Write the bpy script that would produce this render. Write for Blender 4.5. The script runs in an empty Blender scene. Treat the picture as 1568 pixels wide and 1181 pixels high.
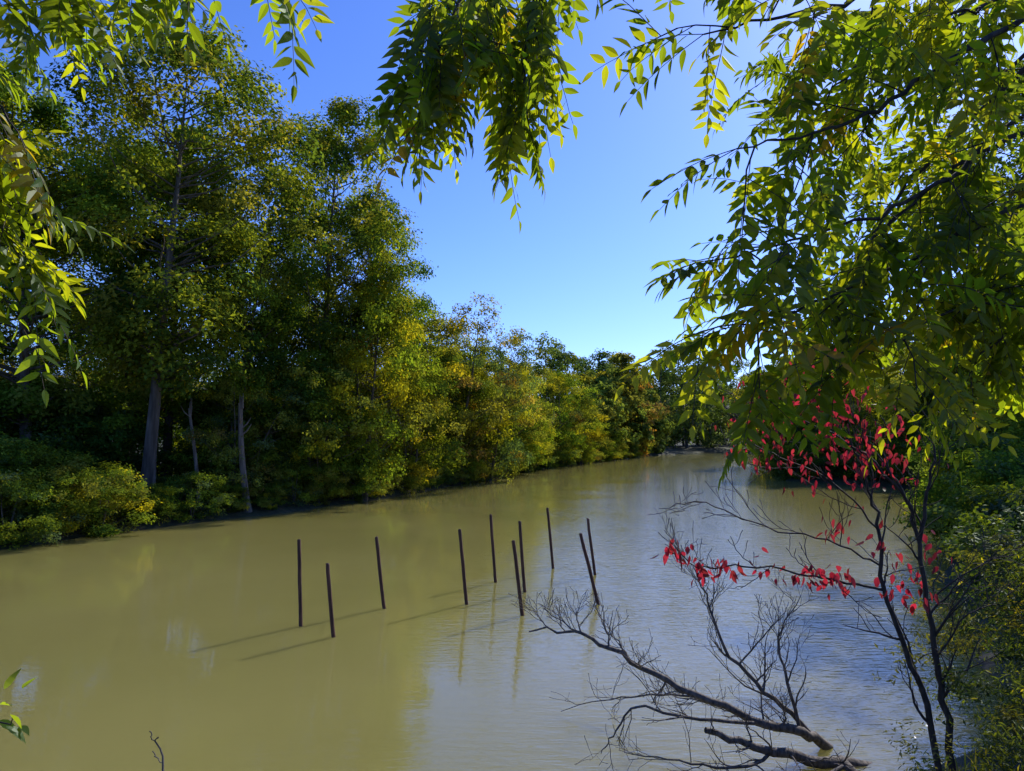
import bpy, math, numpy as np
from mathutils import Vector
scene = bpy.context.scene
rad = math.radians

# ------------------------------------------------------------------ mesh builder
class MB:
    def __init__(s):
        s.v=[]; s.q=[]; s.m=[]; s.c=[]; s.n=0
    def add(s, v, q, mat, col):
        v=np.asarray(v,dtype=np.float32).reshape(-1,3); q=np.asarray(q,dtype=np.int32).reshape(-1,4)
        s.v.append(v); s.q.append(q+s.n); s.m.append(np.full(len(q),mat,dtype=np.int32))
        col=np.asarray(col,dtype=np.float32)
        if col.ndim==1: col=np.tile(col,(len(v),1))
        s.c.append(col); s.n+=len(v)
    def mesh(s, name, mats, smooth0=True):
        v=np.concatenate(s.v); q=np.concatenate(s.q); m=np.concatenate(s.m); c=np.concatenate(s.c)
        me=bpy.data.meshes.new(name)
        me.vertices.add(len(v)); me.vertices.foreach_set("co", v.ravel())
        me.loops.add(len(q)*4); me.loops.foreach_set("vertex_index", q.ravel())
        me.polygons.add(len(q)); me.polygons.foreach_set("loop_start", np.arange(len(q),dtype=np.int32)*4)
        for mt in mats: me.materials.append(mt)
        me.polygons.foreach_set("material_index", m)
        me.polygons.foreach_set("use_smooth", (m==0) if smooth0 else np.zeros(len(m),dtype=bool))
        me.update(calc_edges=True)
        a=me.attributes.new("Col",'FLOAT_COLOR','POINT')
        c4=np.concatenate([c,np.ones((len(c),1),dtype=np.float32)],axis=1)
        a.data.foreach_set("color", c4.ravel().astype(np.float32))
        return me

def obj(name, me, loc=(0,0,0), rotz=0, sc=1, parent=None):
    o=bpy.data.objects.new(name, me); scene.collection.objects.link(o)
    o.location=loc; o.rotation_euler=(0,0,rotz)
    o.scale=(sc,sc,sc) if not hasattr(sc,'__len__') else sc
    if parent: o.parent=parent
    return o

def nrm(a):
    a=np.asarray(a,dtype=float); return a/(np.linalg.norm(a,axis=-1,keepdims=True)+1e-9)

def tube(mb, pts, radii, ns=6, mat=0, col=(.1,.08,.06)):
    pts=np.asarray(pts,dtype=float); n=len(pts)
    radii=np.asarray(radii,dtype=float)
    t=np.gradient(pts,axis=0); t=nrm(t)
    ref=np.array([0,0,1.]) if abs(t[0][2])<.8 else np.array([1.,0,0])
    V=np.zeros((n,ns,3)); ang=np.arange(ns)*2*math.pi/ns
    a=nrm(np.cross(t[0],ref))
    for i in range(n):
        a=nrm(a-t[i]*np.dot(a,t[i])); b=np.cross(t[i],a)
        V[i]=pts[i]+radii[i]*(np.cos(ang)[:,None]*a+np.sin(ang)[:,None]*b)
    q=[]
    for i in range(n-1):
        for j in range(ns):
            k=(j+1)%ns
            q.append((i*ns+j,i*ns+k,(i+1)*ns+k,(i+1)*ns+j))
    mb.add(V.reshape(-1,3), q, mat, col)

def smooth_path(pts, per=6):
    P=np.asarray(pts,dtype=float); P=np.vstack([2*P[0]-P[1],P,2*P[-1]-P[-2]])
    out=[]
    for i in range(1,len(P)-2):
        for k in range(per):
            t=k/per
            out.append(.5*((2*P[i])+(-P[i-1]+P[i+1])*t+(2*P[i-1]-5*P[i]+4*P[i+1]-P[i+2])*t*t+(-P[i-1]+3*P[i]-3*P[i+1]+P[i+2])*t**3))
    out.append(P[-2]); return np.array(out)

def leaf_cards(mb, C, N, A, S, aspect, cols, mat=1):
    n=len(C); A=nrm(A-N*np.sum(A*N,axis=1,keepdims=True)); B=np.cross(N,A)
    S=S[:,None]
    v=np.empty((n,4,3))
    v[:,0]=C-A*S*.5
    v[:,1]=C+B*S*aspect*.5+A*S*.05+N*S*.08
    v[:,2]=C+A*S*.5
    v[:,3]=C-B*S*aspect*.5+A*S*.05+N*S*.08
    q=np.arange(n*4).reshape(n,4)
    mb.add(v.reshape(-1,3), q, mat, np.repeat(cols,4,axis=0))

# ------------------------------------------------------------------ materials
def new_mat(name):
    m=bpy.data.materials.new(name); m.use_nodes=True
    nt=m.node_tree; nt.nodes.clear()
    return m, nt, nt.nodes, nt.links

def leaf_material(name, tmul, tfac, rough=.5, gloss=.06, objvar=.12):
    m,nt,N,L=new_mat(name)
    out=N.new('ShaderNodeOutputMaterial')
    at=N.new('ShaderNodeAttribute'); at.attribute_name="Col"
    src=at.outputs['Color']
    if objvar>0:
        oi=N.new('ShaderNodeObjectInfo')
        hsv=N.new('ShaderNodeHueSaturation')
        mr=N.new('ShaderNodeMapRange'); mr.inputs[3].default_value=.5-objvar*.03; mr.inputs[4].default_value=.5+objvar*.22
        L.new(oi.outputs['Random'],mr.inputs[0]); L.new(mr.outputs[0],hsv.inputs['Hue'])
        L.new(src,hsv.inputs['Color']); src=hsv.outputs[0]
    mu=N.new('ShaderNodeMix'); mu.data_type='RGBA'; mu.blend_type='MULTIPLY'; mu.inputs[0].default_value=1
    L.new(src,mu.inputs[6]); mu.inputs[7].default_value=(*tmul,1)
    tr=N.new('ShaderNodeBsdfTranslucent'); L.new(mu.outputs[2],tr.inputs['Color'])
    d=N.new('ShaderNodeBsdfDiffuse'); L.new(src,d.inputs['Color'])
    base=d.outputs[0]
    if gloss>0:
        gl=N.new('ShaderNodeBsdfGlossy'); gl.inputs['Roughness'].default_value=rough; gl.inputs['Color'].default_value=(.8,.9,.8,1)
        m0=N.new('ShaderNodeMixShader'); m0.inputs[0].default_value=gloss; L.new(d.outputs[0],m0.inputs[1]); L.new(gl.outputs[0],m0.inputs[2]); base=m0.outputs[0]
    mx=N.new('ShaderNodeMixShader'); mx.inputs[0].default_value=tfac
    L.new(base,mx.inputs[1]); L.new(tr.outputs[0],mx.inputs[2]); L.new(mx.outputs[0],out.inputs[0])
    return m

def bark_material(name, c1, c2, scale=6, stretch=.15):
    m,nt,N,L=new_mat(name)
    out=N.new('ShaderNodeOutputMaterial'); p=N.new('ShaderNodeBsdfPrincipled'); p.inputs['Roughness'].default_value=.85
    tc=N.new('ShaderNodeTexCoord'); mp=N.new('ShaderNodeMapping'); mp.inputs['Scale'].default_value=(1,1,stretch)
    no=N.new('ShaderNodeTexNoise'); no.inputs['Scale'].default_value=scale; no.inputs['Detail'].default_value=5
    cr=N.new('ShaderNodeValToRGB'); cr.color_ramp.elements[0].color=(*c1,1); cr.color_ramp.elements[1].color=(*c2,1)
    cr.color_ramp.elements[0].position=.35; cr.color_ramp.elements[1].position=.7
    b=N.new('ShaderNodeBump'); b.inputs['Strength'].default_value=.6; b.inputs['Distance'].default_value=.02
    L.new(tc.outputs['Object'],mp.inputs[0]); L.new(mp.outputs[0],no.inputs['Vector']); L.new(no.outputs['Fac'],cr.inputs[0])
    L.new(cr.outputs[0],p.inputs['Base Color']); L.new(no.outputs['Fac'],b.inputs['Height']); L.new(b.outputs[0],p.inputs['Normal'])
    L.new(p.outputs[0],out.inputs[0]); return m

M_bark=bark_material('bark_grey',(.05,.04,.03),(.17,.14,.11),5)
M_bark_near=bark_material('bark_near',(.02,.014,.010),(.075,.055,.04),30,.4)
M_dead=bark_material('dead_wood',(.05,.042,.035),(.20,.165,.135),25,.5)
M_snag=bark_material('pale_dead_wood',(.08,.06,.045),(.26,.21,.16),7,.1)
M_stake=bark_material('stake_wood',(.04,.018,.011),(.15,.065,.036),20,.1)
M_leaf=leaf_material('tree_leaves',(2.6,2.15,.7),.45,.5,.0,.12)
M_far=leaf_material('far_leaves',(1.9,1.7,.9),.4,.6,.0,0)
M_walnut=leaf_material('walnut_leaves',(11.5,7.2,.9),.58,.4,.04,0)
M_red=leaf_material('red_leaves',(3.8,2.0,2.0),.5,.4,.05,0)
M_shrub=leaf_material('shrub_leaves',(2.6,2.3,.8),.42,.5,.05,.08)

# ------------------------------------------------------------------ terrain and water
poly=np.array([(-60,5),(-20,6.3),(0,6.8),(3.5,7.2),(5,8.5),(7.6,11),(9.5,15),(12,20),(17,28),(28,43),(30,52),(24,62),(31,80),(50,110),
 (80,150),(75,162),(42,158),(27,137),(19,118),(11,101),(1,77),(-4.4,57),(-7.7,46),(-10.8,38.5),(-15.5,30.5),(-17.7,25),(-30,22),(-60,20)],dtype=float)
def sdist(P):
    A=poly; B=np.roll(poly,-1,axis=0)
    d=np.full(len(P),1e9); ins=np.zeros(len(P),dtype=bool)
    for a,b in zip(A,B):
        ab=b-a; t=np.clip(((P-a)@ab)/(ab@ab),0,1)
        dd=np.linalg.norm(P-(a+t[:,None]*ab),axis=1); d=np.minimum(d,dd)
        c=((a[1]>P[:,1])!=(b[1]>P[:,1]))
        xi=(b[0]-a[0])*(P[:,1]-a[1])/((b[1]-a[1])+1e-12)+a[0]
        ins^= c&(P[:,0]<xi)
    return np.where(ins,-d,d)
def ground_h(P):
    P=np.atleast_2d(np.asarray(P,dtype=float)); d=sdist(P)
    wob=.35*np.sin(P[:,0]*.9+P[:,1]*.5)+.25*np.sin(P[:,0]*2.1-P[:,1]*1.7)
    d=d+wob*.5
    near=np.clip((16-P[:,1])/8,0,1)
    slope=.28+.1*near; top=1.0+1.45*near
    h=np.where(d>0, top*(1-np.exp(-slope*d/top*1.3)), np.maximum(.5*d,-1.2))
    h+=np.where(d>0,.06*np.sin(P[:,0]*1.3)*np.sin(P[:,1]*1.1)+.04*np.sin(P[:,0]*4.1+P[:,1]*3.3),0)*np.clip(d,0,1)
    far=np.clip((np.hypot(P[:,0]-20,P[:,1]-80)-110)/150,0,1); h+=far*far*26
    return h
def gh(x,y): return float(ground_h([(x,y)])[0])
xs=np.concatenate([[-900,-500,-300,-180,-120,-80],np.linspace(-60,95,260),[110,130,180,260,400,900]])
ys=np.concatenate([[-300,-120,-60,-30],np.linspace(-15,170,300),[180,200,240,320,500,900,1500]])
X,Y=np.meshgrid(xs,ys); P=np.stack([X.ravel(),Y.ravel()],1)
Z=ground_h(P); V=np.column_stack([P,Z]); nx,ny=len(xs),len(ys)
I=np.arange(nx*ny).reshape(ny,nx)
Q=np.stack([I[:-1,:-1],I[:-1,1:],I[1:,1:],I[1:,:-1]],-1).reshape(-1,4)
m,nt,N,L=new_mat('forest_soil')
out=N.new('ShaderNodeOutputMaterial'); p=N.new('ShaderNodeBsdfPrincipled'); p.inputs['Roughness'].default_value=.95
g=N.new('ShaderNodeNewGeometry'); n1=N.new('ShaderNodeTexNoise'); n1.inputs['Scale'].default_value=3; n1.inputs['Detail'].default_value=8
cr=N.new('ShaderNodeValToRGB'); e=cr.color_ramp.elements; e[0].position=.35; e[0].color=(.03,.024,.014,1); e[1].position=.7; e[1].color=(.08,.064,.035,1)
e2=cr.color_ramp.elements.new(.52); e2.color=(.035,.045,.015,1)
L.new(g.outputs['Position'],n1.inputs['Vector']); L.new(n1.outputs['Fac'],cr.inputs[0]); L.new(cr.outputs[0],p.inputs['Base Color'])
b=N.new('ShaderNodeBump'); b.inputs['Distance'].default_value=.08; L.new(n1.outputs['Fac'],b.inputs['Height']); L.new(b.outputs[0],p.inputs['Normal'])
L.new(p.outputs[0],out.inputs[0]); M_ground=m
mb=MB(); mb.add(V,Q,0,(.05,.04,.02)); obj('ground',mb.mesh('ground',[M_ground]))

m,nt,N,L=new_mat('murky_water')
out=N.new('ShaderNodeOutputMaterial'); p=N.new('ShaderNodeBsdfPrincipled'); p.inputs['Roughness'].default_value=.012; p.inputs['IOR'].default_value=1.5
# silty water: light scatters below the surface, which softens the stakes' shadows
p.subsurface_method='BURLEY'; p.inputs['Subsurface Weight'].default_value=.9; p.inputs['Subsurface Radius'].default_value=(1.,.9,.6); p.inputs['Subsurface Scale'].default_value=1.1
g=N.new('ShaderNodeNewGeometry')
nb=N.new('ShaderNodeTexNoise'); nb.inputs['Scale'].default_value=.12; nb.inputs['Detail'].default_value=4
cr=N.new('ShaderNodeValToRGB'); e=cr.color_ramp.elements; e[0].position=.3; e[0].color=(.20,.182,.052,1); e[1].position=.7; e[1].color=(.245,.218,.068,1)
L.new(g.outputs['Position'],nb.inputs['Vector']); L.new(nb.outputs['Fac'],cr.inputs[0]); L.new(cr.outputs[0],p.inputs['Base Color'])
def wave(scale,rot,sx,sy,detail=2):
    mp=N.new('ShaderNodeMapping'); mp.inputs['Rotation'].default_value=(0,0,rad(rot)); mp.inputs['Scale'].default_value=(sx,sy,1)
    n=N.new('ShaderNodeTexNoise'); n.inputs['Scale'].default_value=scale; n.inputs['Detail'].default_value=detail
    L.new(g.outputs['Position'],mp.inputs[0]); L.new(mp.outputs[0],n.inputs['Vector']); return n
w1=wave(5.5,25,.35,1.3); w2=wave(15,-14,.4,1.2,2)
# the open right-hand side of the creek catches the breeze, the lee of the wood stays calm
sx=N.new('ShaderNodeSeparateXYZ'); L.new(g.outputs['Position'],sx.inputs[0])
wp=wave(.16,30,1,1,2)
a1=N.new('ShaderNodeMath'); a1.operation='MULTIPLY_ADD'; a1.inputs[1].default_value=-.12; L.new(sx.outputs[1],a1.inputs[0]); L.new(sx.outputs[0],a1.inputs[2])
a2=N.new('ShaderNodeMath'); a2.operation='MULTIPLY_ADD'; a2.inputs[1].default_value=16; L.new(wp.outputs['Fac'],a2.inputs[0]); L.new(a1.outputs[0],a2.inputs[2])
mrw=N.new('ShaderNodeMapRange'); mrw.inputs[1].default_value=3; mrw.inputs[2].default_value=11; mrw.inputs[3].default_value=.08; mrw.inputs[4].default_value=1.
L.new(a2.outputs[0],mrw.inputs[0])
ad=N.new('ShaderNodeMath'); ad.operation='MULTIPLY_ADD'; ad.inputs[1].default_value=.4; L.new(w2.outputs['Fac'],ad.inputs[0]); L.new(w1.outputs['Fac'],ad.inputs[2])
ml=N.new('ShaderNodeMath'); ml.operation='MULTIPLY'; L.new(ad.outputs[0],ml.inputs[0]); L.new(mrw.outputs[0],ml.inputs[1])
b=N.new('ShaderNodeBump'); b.inputs['Strength'].default_value=.6; b.inputs['Distance'].default_value=.035
L.new(ml.outputs[0],b.inputs['Height']); L.new(b.outputs[0],p.inputs['Normal']); L.new(p.outputs[0],out.inputs[0]); M_water=m
mb=MB(); mb.add([(-90,-2,0),(110,-2,0),(110,175,0),(-90,175,0)],[(0,1,2,3)],0,(.1,.1,.1)); obj('water',mb.mesh('water',[M_water],False))

# ------------------------------------------------------------------ trees
GREEN=np.array([.15,.20,.024]); DGREEN=np.array([.07,.12,.022]); YEL=np.array([.34,.31,.024]); BRN=np.array([.25,.185,.055]); ORG=np.array([.38,.19,.035]); OLV=np.array([.21,.225,.04])
BLU=np.array([.11,.16,.065])
def grow(mb, rng, H, R, cb, ncl, ntuft, nleaf, ls, pal, top=.9, trunk_r=None, base=(0,0,0), flat=.75, ragged=.35, peak=.42, aspect=.55, multi=1, clumpr=.2):
    base=np.array(base,dtype=float); trunk_r=trunk_r or H*.014
    stems=[]
    for s in range(multi):
        lean=rng.normal(0,.03*(1+multi),2)
        zs=np.linspace(0,1,9); off=np.cumsum(rng.normal(0,.012,(9,2)),axis=0)*H*.5
        pts=np.stack([lean[0]*zs*H+off[:,0]*zs, lean[1]*zs*H+off[:,1]*zs, zs*H*top],1)+base
        pts[0,2]-=.4
        tube(mb,pts,trunk_r*(1-zs*.9)*np.where(zs==0,1.35,1),7,0,(.1,.08,.06)); stems.append(pts)
    pal_c=np.array([p[0] for p in pal]); pal_w=np.array([p[1] for p in pal]); pal_w=pal_w/pal_w.sum()
    lob=rng.uniform(0,2*math.pi,4); TC=[];TO=[];CC=[]
    for i in range(ncl):
        t=rng.beta(1.15,1.1)
        a=rng.uniform(0,2*math.pi)
        pr=(t/peak)**.55 if t<peak else max(0,1-((t-peak)/(1-peak))**2.1)**.55
        env=R*max(pr,.12)*(1+ragged*.5*math.sin(2*a+lob[0]+5*t)+ragged*.5*math.sin(3*a+lob[1]-7*t)+rng.normal(0,ragged*.3))
        r=env*math.sqrt(rng.uniform(.2,1))
        st=stems[rng.integers(len(stems))]
        z=H*(cb+(1-cb)*t)
        fz=min(z/(H*top),1)*8; k=int(min(fz,7)); c0=st[k]+(st[k+1]-st[k])*(fz-k)
        c=np.array([c0[0]+r*math.cos(a),c0[1]+r*math.sin(a),base[2]+z])
        rc=R*clumpr*rng.uniform(.6,1.45)*(1 if t<.85 else .75)
        fz2=max(0,min((z-r*.55)/(H*top),.97))*8; k=int(min(fz2,7)); s0=st[k]+(st[k+1]-st[k])*(fz2-k)
        mid=(s0+c)/2+np.array([0,0,-.06*r])+rng.normal(0,.05*r+.01,3)
        rr=trunk_r*.28*(1-.6*t)
        tube(mb,[s0,(s0+mid)/2+rng.normal(0,.02*r+.005,3),mid,(mid+c)/2+rng.normal(0,.03*r+.005,3),c],[rr,rr*.8,rr*.6,rr*.4,rr*.15],4,0,(.1,.08,.06))
        d=nrm(rng.normal(0,1,(ntuft,3))); d[:,2]=np.abs(d[:,2])*np.where(rng.random(ntuft)<.75,1,-1)
        ra=rng.uniform(.4,1,ntuft)**.5
        T=c+d*ra[:,None]*rc*np.array([1.15,1.15,flat])
        TC.append(T); TO.append(nrm(d+nrm(c-c0)*.5))
        col=pal_c[rng.choice(len(pal_c),p=pal_w)]*rng.uniform(.7,1.2)
        CC.append(np.tile(col,(ntuft,1))*rng.uniform(.8,1.2,(ntuft,1)))
    T=np.repeat(np.concatenate(TC),nleaf,0); O=np.repeat(np.concatenate(TO),nleaf,0); C=np.repeat(np.concatenate(CC),nleaf,0)
    n=len(T); sg=R*clumpr*.25
    P=T+rng.normal(0,1,(n,3))*sg*np.array([1,1,.75])
    Nn=nrm(O*.8+np.array([0,0,.5])+rng.normal(0,.45,(n,3)))
    A=nrm(rng.normal(0,1,(n,3))+np.array([0,0,-.4]))
    C=C*rng.uniform(.7,1.3,(n,1))
    ye=rng.random(n)<.02; C[ye]=YEL*rng.uniform(.7,1.2,(ye.sum(),1))
    leaf_cards(mb,P,Nn,A,ls*rng.uniform(.6,1.3,n),aspect,np.clip(C,0.005,.4))

def tree_mesh(name,seed,leafmat=M_leaf,**k):
    rng=np.random.default_rng(seed); mb=MB(); grow(mb,rng,**k); return mb.mesh(name,[M_bark,leafmat])
pg=[(GREEN,5),(DGREEN,3.5),(OLV,2)]
pyg=[(GREEN,4.5),(OLV,3),(YEL,.7),(DGREEN,2)]
pbr=[(OLV,4),(BRN,1.0),(BLU,3),(YEL,.7)]
pyl=[(YEL,1.6),(OLV,3),(GREEN,4),(ORG,.1)]
big=[tree_mesh('tall_tree_a',1,H=20,R=5.0,cb=.26,ncl=98,ntuft=14,nleaf=27,ls=.22,pal=pg,clumpr=.225),
     tree_mesh('tall_tree_b',2,H=20,R=4.6,cb=.2,ncl=94,ntuft=14,nleaf=27,ls=.22,pal=pg,peak=.35,clumpr=.225),
     tree_mesh('tall_tree_c',3,H=20,R=4.6,cb=.22,ncl=94,ntuft=14,nleaf=27,ls=.22,pal=pyg,peak=.5,clumpr=.225)]
mid=[tree_mesh('mid_tree_a',11,H=12,R=4.2,cb=.06,ncl=95,ntuft=13,nleaf=24,ls=.22,pal=pyg,peak=.35,multi=2,clumpr=.23),
     tree_mesh('mid_tree_b',12,H=12,R=4.0,cb=.06,ncl=95,ntuft=13,nleaf=24,ls=.22,pal=pyl,peak=.35,multi=2,clumpr=.23),
     tree_mesh('mid_tree_c',13,H=12,R=4.2,cb=.06,ncl=95,ntuft=11,nleaf=20,ls=.2,pal=pbr,peak=.4,multi=3)]
shr=[tree_mesh('bush_a',21,H=4,R=2.3,cb=.0,ncl=55,ntuft=10,nleaf=24,ls=.15,pal=pyg,peak=.25,multi=4,trunk_r=.04,clumpr=.26),
     tree_mesh('bush_b',22,H=4,R=2.4,cb=.0,ncl=55,ntuft=10,nleaf=24,ls=.16,pal=[(DGREEN,4),(GREEN,2),(BLU,1)],peak=.25,multi=4,trunk_r=.04,clumpr=.26),
     tree_mesh('bush_c',23,H=4,R=2.3,cb=.0,ncl=50,ntuft=9,nleaf=24,ls=.14,pal=[(OLV,3),(GREEN,3),(BRN,.8),(BLU,1.5)],peak=.25,multi=4,trunk_r=.04,clumpr=.26)]
rg=np.random.default_rng(5)
def put(kind,name,x,y,H,wr=1.0,i=None):
    lst,h0={'big':(big,20),'mid':(mid,12),'shr':(shr,4)}[kind]
    me=lst[i if i is not None else rg.integers(len(lst))]
    s=H/h0; obj(name,me,(x,y,gh(x,y)-.15),rg.uniform(0,6.28),(s*wr,s*wr,s))
for (x,y,H,w,i) in [(-17,33,23,1,0),(-22.5,33,20,1.1,1),(-28,36,22,1.1,0),(-15.6,38,18.5,.8,2),(-12.0,44,23.8,.9,1),(-8.9,47,19.5,.8,0),
                    (-35,34,21,1.2,2),(-19.5,40,20,1,1),(-24,44,22,1.1,0),(-18,50,16,1,1),(-13,54,16,1,2)]:
    put('big','tall_deciduous_tree',x,y,H,w,i)
for (x,y,H,w,i) in [(-8.9,43,14,.75,1),(-4.9,58,14.6,.95,2),(-2.0,62,12.8,.85,2),(-7.0,50,10.5,1,0),(-3.6,60,9.5,1,1),(-11.5,41,9,1,0),(-.5,71,9.5,1.1,0),
                    (1.5,77,8,1,1),(6.2,90,12.4,.95,0),(3,86,11,.9,2),(-14.5,37,6.5,1,2),(-6,66,12,1.1,0),(0,78,11,1.1,1),(-10,60,14,1.1,0),(-5,74,12,1.2,2),(9.5,97,9,1.1,1)]:
    put('mid','deciduous_tree',x,y,H,w,i)
for k in range(20):
    t=k/20; x=-46+t*52; y=41+t*58+rg.uniform(-3,3); x+=rg.uniform(-3,1)
    put('big' if y<58 else 'mid','deciduous_tree',x-4,y+6,rg.uniform(14,17) if y<58 else rg.uniform(9,12),1.2)
left_shore=np.array([(-30,22.3),(-17.9,25.2),(-15.7,30.8),(-11,38.8),(-7.9,46.4),(-4.6,57.4),(.8,77.4),(10.8,101.4),(18.8,118),(26.5,137)])
seg=np.linalg.norm(np.diff(left_shore,axis=0),axis=1); cum=np.concatenate([[0],np.cumsum(seg)])
s=0
while s<cum[-1]:
    k=min(np.searchsorted(cum,s,side='right')-1,len(seg)-1); f=(s-cum[k])/seg[k]
    pt=left_shore[k]*(1-f)+left_shore[k+1]*f; tn=(left_shore[k+1]-left_shore[k])/seg[k]; nn=np.array([-tn[1],tn[0]])
    far=pt[1]>60
    for o,hm in ((.2,.9),(2.8,1.4)):
        q=pt+nn*(o+rg.uniform(-.3,.5)); h=rg.uniform(1.8,3.2)*hm*(1.3 if far else 1)
        if 31<q[1]<37.5: h=rg.uniform(1.2,2.1)
        put('shr','shrub',q[0],q[1],h,1.2,None)
    s+=rg.uniform(1.7,2.8)*(1.6 if far else 1)
for k in range(16):
    x=rg.uniform(-34,-8); y=30+(x+20)*.9+rg.uniform(6,13)
    if sdist(np.array([(x,y)]))[0]>5: put('shr','shrub',x,y,rg.uniform(3,5.5),1.1,1)
def snag(x,y,H,r,seed):
    rs=np.random.default_rng(seed); mb=MB(); z=np.linspace(0,1,9)
    tube(mb,np.stack([.12*np.sin(z*3+seed)-.5*z,.05*z,z*H-.2],1),r*(1-.45*z)*np.r_[1.3,np.ones(8)],9,0)
    for k in range(3):
        a=rs.uniform(0,6.28); h=H*rs.uniform(.6,.9); x0=-.5*h/H+.12*math.sin(3*h/H+seed)
        tube(mb,[(x0,0,h),(x0+.3*math.cos(a),.3*math.sin(a),h+.25),(x0+.5*math.cos(a),.5*math.sin(a),h+.6)],[r*.3,r*.2,.01],5,0)
    for k in range(3): tube(mb,[(-.46+r*.3*(k-1),.0,H*.95-.2),(-.5+r*.45*(k-1)+.03,0,H+.1+.25*rs.random())],[r*.35,.01],4,0)
    obj('dead_tree_trunk',mb.mesh('dead_tree_trunk',[M_snag]),(x,y,gh(x,y)))
snag(-13.2,35.6,5.6,.19,3); snag(-15.3,34.6,5.0,.11,7)
# right-hand shore
for (x,y,H,w,i) in [(29,68,12,1.1,0),(35,66,12.5,1.1,2),(41,62,13,1.1,0),(38,52,13,1.1,1),(33,88,13,1.1,0),(40,86,14,1.1,1),(48,84,15,1.1,2),(46,100,16,1.1,0),(56,112,18,1.1,1),(31,80.5,9,1.1,1),(46,70,15,1,0),(32,73,12,1.1,1),(37,58,12,1.1,0)]:
    put('mid','deciduous_tree',x,y,H,w,i)
for (x,y,H) in [(27,34,18),(33,42,17),(19.6,26,18),(38,46,18),(25,30,15)]:
    put('big','tall_deciduous_tree',x,y,H,1.0,1)
for (x,y,H) in [(25.2,63,3.2),(26.6,60.6,3.5),(28.6,58,4),(30.6,54.5,4),(31.5,51,4.5),(31,48,4.5),(30,45,4.5),(28.7,42.3,4),(26.3,38.6,4),(24,35,4.5),(27.2,70,4),(29,74,4),(31.4,79,4),(35,85,5),(26.5,65.5,4.5),
                (33,55,5),(34,51,5.5),(30,61,5.5),(22,32,4),(19.5,28.5,4),(16.6,25,4),(15,22,3.4),(13.6,19.5,3.0),(11.6,15.6,2.6)]:
    put('shr','shrub',x,y,H,1.1,1)
# distant trees: one mass
rd=np.random.default_rng(77); mb=MB()
far_p=[]
for k in range(56):
    t=k/55; far_p.append((12+t*115+rd.uniform(-2,2),122+min(t*1.9,1)*48+rd.uniform(-4,4),rd.uniform(11,18)))
for k in range(32):
    t=k/31; far_p.append((2+t*135,150+min(t*2.2,1)*50+rd.uniform(-6,6),rd.uniform(18,24)))
far_p+=[(13.5,112,11),(17,119,12),(22,128,13),(26,140,12),(34,162,22),(41,166,24),(47,167,22),(20,124,10)]
for k in range(50):
    t=k/49; far_p.append((27+t*62,(139+t*34 if t<.6 else 164)+rd.uniform(0,5),rd.uniform(4,10)))
for k in range(14):
    t=k/13; far_p.append((33+t*50+2,82+t*72+rd.uniform(0,4),rd.uniform(6,12)))
for (x,y,H) in far_p:
    if sdist(np.array([(x,y)]))[0]<1: continue
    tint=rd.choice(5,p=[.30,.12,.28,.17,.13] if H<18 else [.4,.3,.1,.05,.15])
    pal=[[(GREEN*.9+BLU*.3,3),(OLV,1)],[(DGREEN+BLU*.25,3),(BLU,1)],[(OLV,2),(YEL,1.6)],[(ORG,2),(BRN,2),(OLV,2)],[(BLU,3),(DGREEN,2)]][tint]  # blue mixed into the leaf colours paints in aerial haze
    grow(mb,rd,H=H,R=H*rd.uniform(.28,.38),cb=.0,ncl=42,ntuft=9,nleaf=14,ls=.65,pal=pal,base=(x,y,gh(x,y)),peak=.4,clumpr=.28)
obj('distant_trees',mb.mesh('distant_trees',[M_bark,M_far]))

# ------------------------------------------------------------------ wooden stakes in the water
stakes=[((-4.43,15.1),(-4.52,1.79)),((-3.55,14.3),(-3.69,1.44)),((-2.96,16.6),(-3.15,1.64)),((-1.07,17.0),(-1.25,1.76)),((-.444,19.5),(-.59,1.83)),
 ((.232,15.97),(.03,1.65)),((.317,18.3),(.2,1.79)),((1.236,21.5),(1.07,1.81)),((2.04,17.0),(1.63,1.66)),((2.37,20.5),(2.18,1.6))]
rs=np.random.default_rng(9)
for (bx,by),(tx,tz) in stakes:
    mb=MB(); r=.042
    lx=(tx-bx)/tz; ly=rs.uniform(-.02,.04)
    zz=np.array([-1.0,-.2,0,.4,.9,1.3,tz-.03,tz,tz+.004]); pts=np.stack([lx*zz+rs.normal(0,.004,9),ly*zz,zz],1)
    tube(mb,pts,[r,r,r*1.02,r*.97,r*1.0,r*.96,r*.95,r*.8,.003],8,0,(.03,.02,.02))
    obj('wooden_stake',mb.mesh('wooden_stake',[M_stake]),(bx,by,0))

# ------------------------------------------------------------------ walnut foliage
ts=np.array([0,.12,.3,.55,.8,1]); wsn=np.array([.06,.62,1,.86,.42,.03])
def leaflet_t(fold,curl,W):
    v=[]
    for t,w in zip(ts,wsn):
        for sgn in (-1,0,1):
            v.append((sgn*w*W*.5, t, -curl*t*t+(abs(sgn)*fold*w*W*.5)))
    return np.array(v)
LT=[leaflet_t(f,c,w) for f,c,w in ((.2,.12,.35),(.35,.2,.38),(.1,.28,.33),(.45,.05,.36))]
LQ=[]
for i in range(5):
    a=i*3; LQ+=[(a,a+1,a+4,a+3),(a+1,a+2,a+5,a+4)]
LQ=np.array(LQ)
def leaflet(mb,rng,p,d,n,L_,col,wid=1.0,mat=1):
    d=nrm(d); n=nrm(n-d*np.dot(n,d)); s=np.cross(d,n)
    T=LT[rng.integers(4)]
    v=p+(T[:,0:1]*wid*s+T[:,1:2]*d+T[:,2:3]*n)*L_
    mb.add(v,LQ,mat,col)
UP=np.array([0,0,1.])
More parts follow.
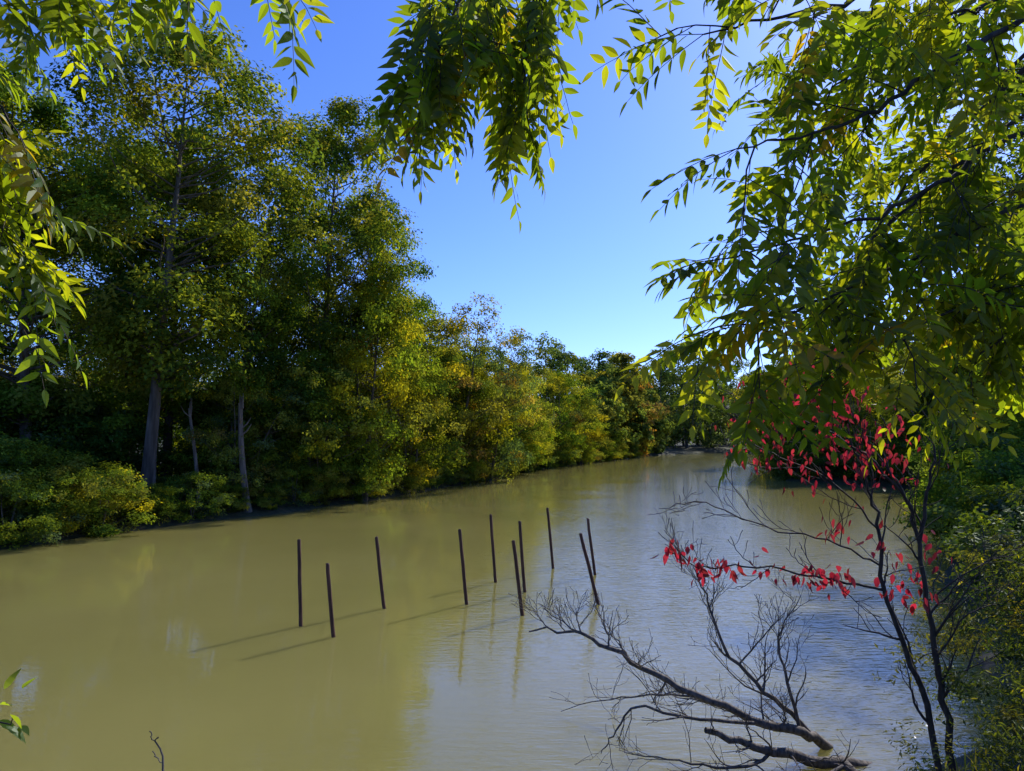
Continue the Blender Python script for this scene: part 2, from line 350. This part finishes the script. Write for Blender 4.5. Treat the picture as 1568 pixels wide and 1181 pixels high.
def compound(mb,rng,p,d,Lr,npairs,lf,colf):
    d=nrm(d); p=np.array(p,dtype=float); st=Lr/(npairs+1.5); pts=[p.copy()]
    roll=rng.normal(0,.55)
    base_col=colf(rng)
    p=p+d*st*1.5; pts.append(p.copy())
    for i in range(npairs+1):
        side=nrm(np.cross(d,UP)+1e-3*rng.normal(0,1,3)); upn=nrm(np.cross(side,d))
        s2=side*math.cos(roll)+upn*math.sin(roll); n2=np.cross(s2,d)
        sz=lf*(.72+.4*math.sin(math.pi*min((i+.8)/(npairs+.6),1)))
        if i<npairs:
            for sg in (-1,1):
                if rng.random()<.06: continue
                dd=s2*sg*rng.uniform(.75,1.0)+d*rng.uniform(.3,.75)+UP*-rng.uniform(.0,.4)
                leaflet(mb,rng,p+s2*sg*.004,dd,n2+rng.normal(0,.36,3),sz*rng.uniform(.8,1.15),base_col*rng.uniform(.8,1.2))
            d=nrm(d-UP*.06+rng.normal(0,.035,3)); p=p+d*st; pts.append(p.copy())
        else:
            leaflet(mb,rng,p,d-UP*.1,n2,sz*1.05,base_col)
    tube(mb,pts,np.linspace(.0022,.001,len(pts)),3,0,(.1,.1,.03))
def wcol(rng):
    r=rng.random()
    if r<.03: return np.array([.075,.078,.011])
    if r<.35: return np.array([.055,.09,.012])*rng.uniform(.9,1.2)
    return np.array([.032,.066,.012])*rng.uniform(.7,1.25)
def spray(mb,rng,pts,r0,ntw,nlf,twl=.35,Lr=(.28,.42),lf=.086,down=.5,start=.3,outv=(0,0,0),pairs=(5,8)):
    P=smooth_path(pts,6); n=len(P)
    P[1:-1]+=rng.normal(0,.008,(n-2,3))
    tube(mb,P,np.linspace(r0,.003,n),6,0,(.05,.04,.03))
    outv=np.array(outv,dtype=float)
    for k in range(ntw):
        f=start+(1-start)*(k+rng.random())/ntw; i=min(int(f*(n-1)),n-2)
        p=P[i]; t=nrm(P[i+1]-P[i])
        d=nrm(t*.7+rng.normal(0,.6,3)+outv-UP*.1)
        q=[p]
        for s_ in range(4):
            d=nrm(d-UP*.12+rng.normal(0,.1,3)); q.append(q[-1]+d*twl/4*rng.uniform(.8,1.2))
        q=np.array(q); tube(mb,q,np.linspace(.004,.0018,5),4,0,(.05,.05,.03))
        for j in range(nlf):
            g=(j+.6)/nlf; a=min(int(g*4),3); pp=q[a]+(q[a+1]-q[a])*(g*4-a if g<1 else 1)
            dd=nrm(d*.5+rng.normal(0,.55,3)+outv*.5-UP*down)
            compound(mb,rng,pp,dd,rng.uniform(*Lr),int(rng.integers(pairs[0],pairs[1]+1)),lf*rng.uniform(.85,1.1),wcol)
    for j in range(2):
        compound(mb,rng,P[-1],nrm(P[-1]-P[-3]+rng.normal(0,.3,3)*.1-UP*.02),rng.uniform(*Lr),int(rng.integers(*pairs)),lf,wcol)

def trunk(mb,x,y,top,r):
    z0=gh(x,y)-.3; zs=np.linspace(z0,top,10)
    tube(mb,np.stack([x+.08*np.sin(zs*1.3),y+.06*np.cos(zs),zs],1),np.linspace(r,r*.55,10),12,0,(.05,.04,.03))
rw=np.random.default_rng(101); mb=MB(); TX,TY=3.9,3.2
trunk(mb,TX,TY,8.2,.13)
def limb(mb,rng,z,first,r): 
    a=np.array([TX,TY,z]); b=np.array(first); 
    tube(mb,smooth_path([a,(a+b)/2+np.array([0,0,.05]),b],5),np.linspace(r*1.8,r,11),7,0,(.05,.04,.03))
RB=[
 ([(2.6,3.1,6.25),(2.0,2.9,5.95),(1.5,2.7,5.75),(1.1,2.6,5.62),(.72,2.55,5.5)],.017,9,5,.5),
 ([(2.7,3.1,6.05),(2.05,2.9,5.7),(1.6,2.8,5.4),(1.25,2.7,5.2),(.85,2.6,5.08)],.017,9,5,.5),
 ([(2.8,3.1,5.6),(2.1,3.0,5.25),(1.65,2.9,4.98),(1.2,2.8,4.8),(.8,2.7,4.68)],.014,12,5,.55),
 ([(2.8,3.1,5.2),(2.1,3.0,4.95),(1.6,2.9,4.7),(1.1,2.7,4.48),(.85,2.6,4.38)],.012,12,5,.5),
 ([(2.8,3,4.95),(2.2,3.0,4.72),(1.8,2.9,4.5),(1.35,2.8,4.3)],.012,9,5,.55),
 ([(2.9,3.1,4.8),(2.4,3.0,4.6),(2.1,3.0,4.42),(1.95,3.0,4.3)],.010,6,4,.5),
 ([(3.0,3.6,6.2),(2.6,3.8,5.8),(2.2,3.8,5.4),(1.9,3.8,5.0),(1.75,3.8,4.75)],.018,10,5,.4),
 ([(3.1,3.7,6.8),(2.5,3.8,6.5),(2.0,3.7,6.2),(1.5,3.6,6.0)],.016,7,5,.3),
 ([(3.1,3.6,5.8),(2.7,3.6,5.4),(2.4,3.5,5.0),(2.15,3.4,4.7)],.014,8,5,.4),
 ([(2.9,3.3,5.9),(2.4,3.2,5.5),(2.0,3.1,5.2),(1.7,3.1,4.95),(1.5,3.1,4.72)],.014,12,5,.5),
 ([(3.0,3.4,5.1),(2.5,3.3,4.8),(2.3,3.2,4.55)],.010,6,4,.5),
 ([(3.2,3.9,6.4),(2.8,4.2,6.0),(2.4,4.2,5.6),(2.0,4.1,5.3)],.014,8,5,.3),
 ([(3.0,3.3,6.6),(2.4,3.1,6.2),(2.1,3.0,5.9),(1.8,2.9,5.8)],.014,6,5,.3),
 ([(3.0,3.6,6.5),(2.2,3.5,6.1),(1.7,3.3,5.8),(1.4,3.2,5.5)],.014,7,5,.4),
]
for pts,r,nt_,nl,dn in RB:
    limb(mb,rw,pts[0][2]-.25,pts[0],r); spray(mb,rw,pts,r,nt_,nl,start=.12,down=dn)
c=[(3.0,3.0,6.9),(2.0,2.8,6.9),(1.0,2.7,6.6),(.4,2.6,6.25),(.1,2.55,6.0)]
limb(mb,rw,6.5,c[0],.02); P=smooth_path(c,6); tube(mb,P,np.linspace(.022,.009,len(P)),7,0,(.05,.04,.03))
for pts,nt_,nl in [([(.1,2.55,6.0),(-.1,2.5,5.75),(-.24,2.5,5.5),(-.32,2.5,5.25)],9,4),([(.25,2.6,6.1),(.12,2.5,5.8),(.06,2.5,5.5),(.05,2.5,5.22)],8,4),
                   ([(.1,2.55,6.0),(-.2,2.6,5.85),(-.34,2.6,5.6),(-.38,2.6,5.4)],6,4),([(.4,2.6,6.25),(.32,2.55,6.0),(.28,2.5,5.85)],2,2),
                   ([(.1,2.7,6.0),(-.05,2.75,5.8),(-.12,2.75,5.5)],7,4)]:
    spray(mb,rw,pts,.007,nt_,nl,twl=.15,Lr=(.28,.42),down=.95,start=.3,lf=.078)
spray(mb,rw,[(1.0,2.7,6.6),(.9,2.6,6.2),(.85,2.55,5.95)],.007,4,3,twl=.2,down=1.0)
spray(mb,rw,[(1.0,2.7,6.6),(.75,2.6,6.3),(.6,2.55,6.05)],.007,3,2,twl=.2,down=1.0)
obj('walnut_tree',mb.mesh('walnut_tree',[M_bark_near,M_walnut]))
mb=MB(); TX,TY=-3.9,2.3; trunk(mb,TX,TY,8,.13); rw=np.random.default_rng(202)
LB=[([(-2.9,2.6,6.2),(-2.1,2.5,6.0),(-1.5,2.5,5.88),(-.85,2.5,5.82)],.012,12,4,.22,.7),
    ([(-3.0,2.6,5.8),(-2.3,2.5,5.6),(-2.0,2.5,5.35),(-1.8,2.5,5.1)],.012,10,5,.2,.6),
    ([(-2.9,2.5,5.3),(-2.3,2.5,5.1),(-1.98,2.5,4.88),(-1.78,2.5,4.68)],.010,13,5,.2,.55),
    ([(-3.0,2.8,6.2),(-2.5,2.9,6.05),(-2.2,2.9,5.95),(-1.8,2.9,5.9)],.010,8,5,.22,.5)]
for pts,r,nt_,nl,tl,dn in LB:
    limb(mb,rw,pts[0][2]-.25,pts[0],r); spray(mb,rw,pts,r,nt_,nl,twl=tl,down=dn,start=.2)
obj('walnut_tree',mb.mesh('walnut_tree',[M_bark_near,M_walnut]))

# ------------------------------------------------------------------ twiggy branch helper
def twigs(mb,rng,pts,r0,r1,nside,length,depth=2,per=5,up=.3,col=(.05,.04,.03),wob=.01):
    P=smooth_path(pts,per); n=len(P); P[1:-1]+=rng.normal(0,wob,(n-2,3))
    R_=np.linspace(r0,r1,n); tube(mb,P,R_,7 if r0>.01 else 4,0,col)
    if depth<=0: return
    for k in range(nside):
        f=.15+.85*(k+rng.random())/nside; i=min(int(f*(n-1)),n-2)
        t=nrm(P[i+1]-P[i]); d=nrm(t*.8+rng.normal(0,.6,3)*np.array([1,.7,.8])+UP*up)
        L0=length*rng.uniform(.5,1.3)*(1-.4*f)
        q=[P[i]]
        for s_ in range(4): d=nrm(d+rng.normal(0,.18,3)+UP*.07); q.append(q[-1]+d*L0/4)
        twigs(mb,rng,q,min(R_[i]*.55,.014),.003,max(2,nside//2),length*.55,depth-1,2,up,col,wob*.4)
mb=MB(); rb=np.random.default_rng(33)
twigs(mb,rb,[(4.15,9.45,-.1),(3.6,9.1,.3),(2.96,9,.50),(2.08,9,.87),(1.35,9,1.26),(.78,9,1.55),(.21,9,1.55)],.07,.009,14,.8,3,up=.25,wob=.02)
twigs(mb,rb,[(3.75,9.2,.25),(3.13,9,.85),(2.65,9,1.34),(2.47,9.05,1.9),(2.3,9.1,2.33)],.036,.005,11,.95,3,up=.3,wob=.018)
twigs(mb,rb,[(3.6,9.1,.3),(3.43,9.1,1.0),(3.4,9.2,1.4),(3.7,9.2,1.95)],.026,.004,9,.8,3,up=.3)
twigs(mb,rb,[(4.4,8.95,-.08),(3.7,8.8,.08),(3.0,8.7,.28),(2.3,8.65,.5)],.085,.035,8,.7,2,up=.1,wob=.02)
twigs(mb,rb,[(2.96,8.9,.48),(2.1,8.7,.62),(1.5,8.7,.75),(1.2,8.7,.4),(1.05,8.6,.25)],.024,.005,8,.7,2,up=.0)
twigs(mb,rb,[(3.2,8.8,.2),(2.6,8.4,.18),(1.9,8.3,.3),(1.3,8.4,.35)],.024,.004,9,.7,2,up=.05)
twigs(mb,rb,[(3.9,8.6,.1),(3.2,8.2,.05),(2.5,8.1,.12),(1.9,8.0,.05)],.026,.005,8,.6,2,up=.1)
twigs(mb,rb,[(2.6,9.3,.6),(2.0,9.8,.5),(1.4,10.2,.3),(.7,10.4,.05)],.018,.004,8,.7,2,up=.1)
twigs(mb,rb,[(4.0,8.9,.05),(4.1,8.3,.0),(4.2,7.8,-.1)],.06,.04,3,.5,1,up=.1)
obj('dead_branch',mb.mesh('dead_branch',[M_dead]))

# red-leaved sapling
mb=MB(); rr_=np.random.default_rng(44)
RED=np.array([.13,.010,.022])
def redleaves(P,n,sp,size=.08):
    for i in range(n):
        f=rr_.random()*(len(P)-1); k=int(f); p=P[k]+(P[k+1]-P[k])*(f-k)+rr_.normal(0,sp,3)
        d=nrm(np.array([0,0,-1])+rr_.normal(0,.45,3)); nn=rr_.normal(0,1,3)
        leaflet(mb,rr_,p,d,nn,size*rr_.uniform(.7,1.25),RED*rr_.uniform(.5,1.5)+np.array([0,.012,0])*rr_.random(),1.3)
gz=gh(3.55,6)
twigs(mb,rr_,[(3.62,6,gz-.2),(3.46,6,1.61),(3.29,6,2.19),(3.1,6,2.72),(3.09,6,3.26),(3.0,6,3.6),(2.85,6,4.05)],.03,.006,9,.7,2)
twigs(mb,rr_,[(3.72,6,gz-.2),(3.59,6,1.64),(3.51,6,2.19),(3.45,6,2.72),(3.38,6,3.26),(3.25,6,3.6),(3.1,6.1,3.9)],.032,.008,9,.7,2)
twigs(mb,rr_,[(3.42,6,3.1),(3.52,6,3.6),(3.6,6,4.1)],.018,.005,6,.6,2)
b1=[(3.12,6,2.7),(2.7,5.95,2.8),(2.43,5.9,2.85),(1.9,5.9,2.93),(1.53,5.9,2.92),(1.3,5.9,3.12)]
twigs(mb,rr_,b1,.012,.003,8,.4,2)
b2=[(3.1,6,2.9),(2.7,6.1,3.1),(2.2,6.2,3.2),(1.7,6.3,3.4),(1.3,6.3,3.35)]; twigs(mb,rr_,b2,.010,.003,9,.6,2)
b3=[(3.3,6,3.5),(2.9,6,3.9),(2.4,6,4.15),(1.9,6,4.3)]; twigs(mb,rr_,b3,.012,.003,9,.5,2)
b4=[(3.09,6,3.2),(2.7,6,3.6),(2.2,6,3.85),(1.9,6,3.95)]; twigs(mb,rr_,b4,.010,.003,8,.6,2)
b5=[(3.45,6,2.6),(3.9,6,2.9),(4.2,6,3.0)]; twigs(mb,rr_,b5,.010,.003,8,.5,2)
b6=[(3.5,6,2.1),(3.8,6,2.5),(4.1,6,2.6)]; twigs(mb,rr_,b6,.010,.003,8,.5,2)
S1=smooth_path(b1,6)
redleaves(S1[-14:],60,.045,.085); redleaves(S1[4:18],60,.055,.085)
redleaves(smooth_path([(3.35,6,2.9),(3.1,6,3.1),(2.8,6,3.2),(2.6,6,3.2)],5),26,.06,.085)
redleaves(smooth_path([(3.5,6,3.1),(3.35,6,2.7),(3.1,6,2.85)],5),40,.09,.085)
redleaves(smooth_path(b3,6)[2:],230,.14,.072); redleaves(smooth_path(b4,6)[6:],90,.11,.068)
redleaves(smooth_path([(3.4,6,3.8),(2.8,6,4.3),(2.3,6,4.45)],5),160,.14,.072)
obj('red_leaved_sapling',mb.mesh('red_leaved_sapling',[M_bark_near,M_red]))

def near_shrub(name,seed,x,y,H,R,ncl,ls,pal,peak=.4,aspect=.45,ntuft=9,nleaf=16):
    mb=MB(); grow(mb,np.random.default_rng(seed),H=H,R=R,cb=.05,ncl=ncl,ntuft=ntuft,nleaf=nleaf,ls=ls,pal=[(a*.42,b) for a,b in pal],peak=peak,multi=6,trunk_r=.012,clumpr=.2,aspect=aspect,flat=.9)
    obj(name,mb.mesh(name,[M_bark_near,M_shrub]),(x,y,gh(x,y)-.05))
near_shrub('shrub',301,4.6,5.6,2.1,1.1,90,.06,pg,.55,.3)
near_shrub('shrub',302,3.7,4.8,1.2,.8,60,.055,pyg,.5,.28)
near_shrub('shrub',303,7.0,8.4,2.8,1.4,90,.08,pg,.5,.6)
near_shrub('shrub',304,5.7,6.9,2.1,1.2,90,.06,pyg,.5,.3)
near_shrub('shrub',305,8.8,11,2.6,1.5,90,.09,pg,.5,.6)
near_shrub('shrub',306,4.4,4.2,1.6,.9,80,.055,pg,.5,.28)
rgs=np.random.default_rng(88); mb=MB(); n=26000
gx=rgs.uniform(-12,11,n); gy=rgs.uniform(-3,14,n); gp=np.stack([gx,gy],1); ok=(sdist(gp)>.15)&(np.hypot(gx,gy)>.9); gp=gp[ok]; n=len(gp); hz=ground_h(gp)
hh=rgs.uniform(.12,.42,n); lean=rgs.normal(0,.35,(n,2))*hh[:,None]; a=rgs.uniform(0,6.28,n); w=rgs.uniform(.004,.010,n)
B=np.stack([np.cos(a)*w,np.sin(a)*w,0*w],1); p0=np.column_stack([gp,hz-.02]); p1=p0+np.column_stack([lean*.4,hh*.6]); p2=p0+np.column_stack([lean,hh])
v=np.stack([p0-B,p0+B,p1+B*.8,p1-B*.8],1); v2=np.stack([p1-B*.8,p1+B*.8,p2+B*.1,p2-B*.1],1)
cc=np.where(rgs.random((n,1))<.3,YEL,GREEN)*rgs.uniform(.35,.65,(n,1))
for vv in (v,v2): mb.add(vv.reshape(-1,3),np.arange(n*4).reshape(n,4),1,np.repeat(cc,4,0))
obj('grass',mb.mesh('grass',[M_bark_near,M_shrub]))
mb=MB(); r5=np.random.default_rng(55); z=gh(-2.3,3.0)
twigs(mb,r5,[(-2.3,3.0,z-.1),(-2.28,3.0,2.3),(-2.2,3.0,2.7),(-2.06,3.0,2.84)],.008,.003,3,.1,1)
for i in range(11):
    p=np.array([-2.09+r5.normal(0,.05),3+r5.normal(0,.04),2.84+r5.normal(0,.05)]); leaflet(mb,r5,p,r5.normal(0,.7,3)+np.array([.5,0,-.2]),UP+r5.normal(0,.3,3),.09,np.array([.04,.08,.02]),1.1)
obj('sapling',mb.mesh('sapling',[M_bark_near,M_walnut]))
mb=MB(); z=gh(-1.65,3.5); twigs(mb,r5,[(-1.6,3.5,z-.1),(-1.62,3.5,2.0),(-1.68,3.5,2.4),(-1.7,3.5,2.55)],.009,.004,6,.1,1,per=4)
obj('bare_twig',mb.mesh('bare_twig',[M_dead]))

# ------------------------------------------------------------------ light, sky, camera
az,el=rad(38),rad(38)
w=bpy.data.worlds.new("World"); scene.world=w; w.use_nodes=True; N=w.node_tree.nodes; L=w.node_tree.links
bg=N['Background']; sky=N.new('ShaderNodeTexSky'); sky.sky_type='NISHITA'; sky.sun_disc=False; sky.sun_elevation=el; sky.sun_rotation=az
sky.air_density=.9; sky.dust_density=.5; sky.ozone_density=2.2; sky.altitude=300
mm=N.new('ShaderNodeMix'); mm.data_type='RGBA'; mm.blend_type='MULTIPLY'; mm.inputs[0].default_value=1; mm.inputs[7].default_value=(.80,.95,1.55,1)
hs=N.new('ShaderNodeHueSaturation'); hs.inputs['Saturation'].default_value=1.06
L.new(sky.outputs[0],mm.inputs[6]); L.new(mm.outputs[2],hs.inputs['Color']); L.new(hs.outputs[0],bg.inputs[0]); bg.inputs[1].default_value=.15
sd=bpy.data.lights.new('sun','SUN'); sd.energy=5; sd.angle=rad(.5); sd.color=(1,.95,.86)
so=bpy.data.objects.new('sun',sd); scene.collection.objects.link(so)
sv=Vector((math.sin(az)*math.cos(el),math.cos(az)*math.cos(el),math.sin(el))); so.rotation_euler=sv.to_track_quat('Z','Y').to_euler(); so.location=sv*60
cd=bpy.data.cameras.new('camera'); cd.lens=24.8; cd.sensor_width=36; cd.clip_start=.05; cd.clip_end=4000
co=bpy.data.objects.new('camera',cd); scene.collection.objects.link(co); co.location=(0,0,4); co.rotation_euler=(rad(94),0,0); scene.camera=co
scene.view_settings.view_transform='Standard'; scene.view_settings.look='None'; scene.view_settings.exposure=0
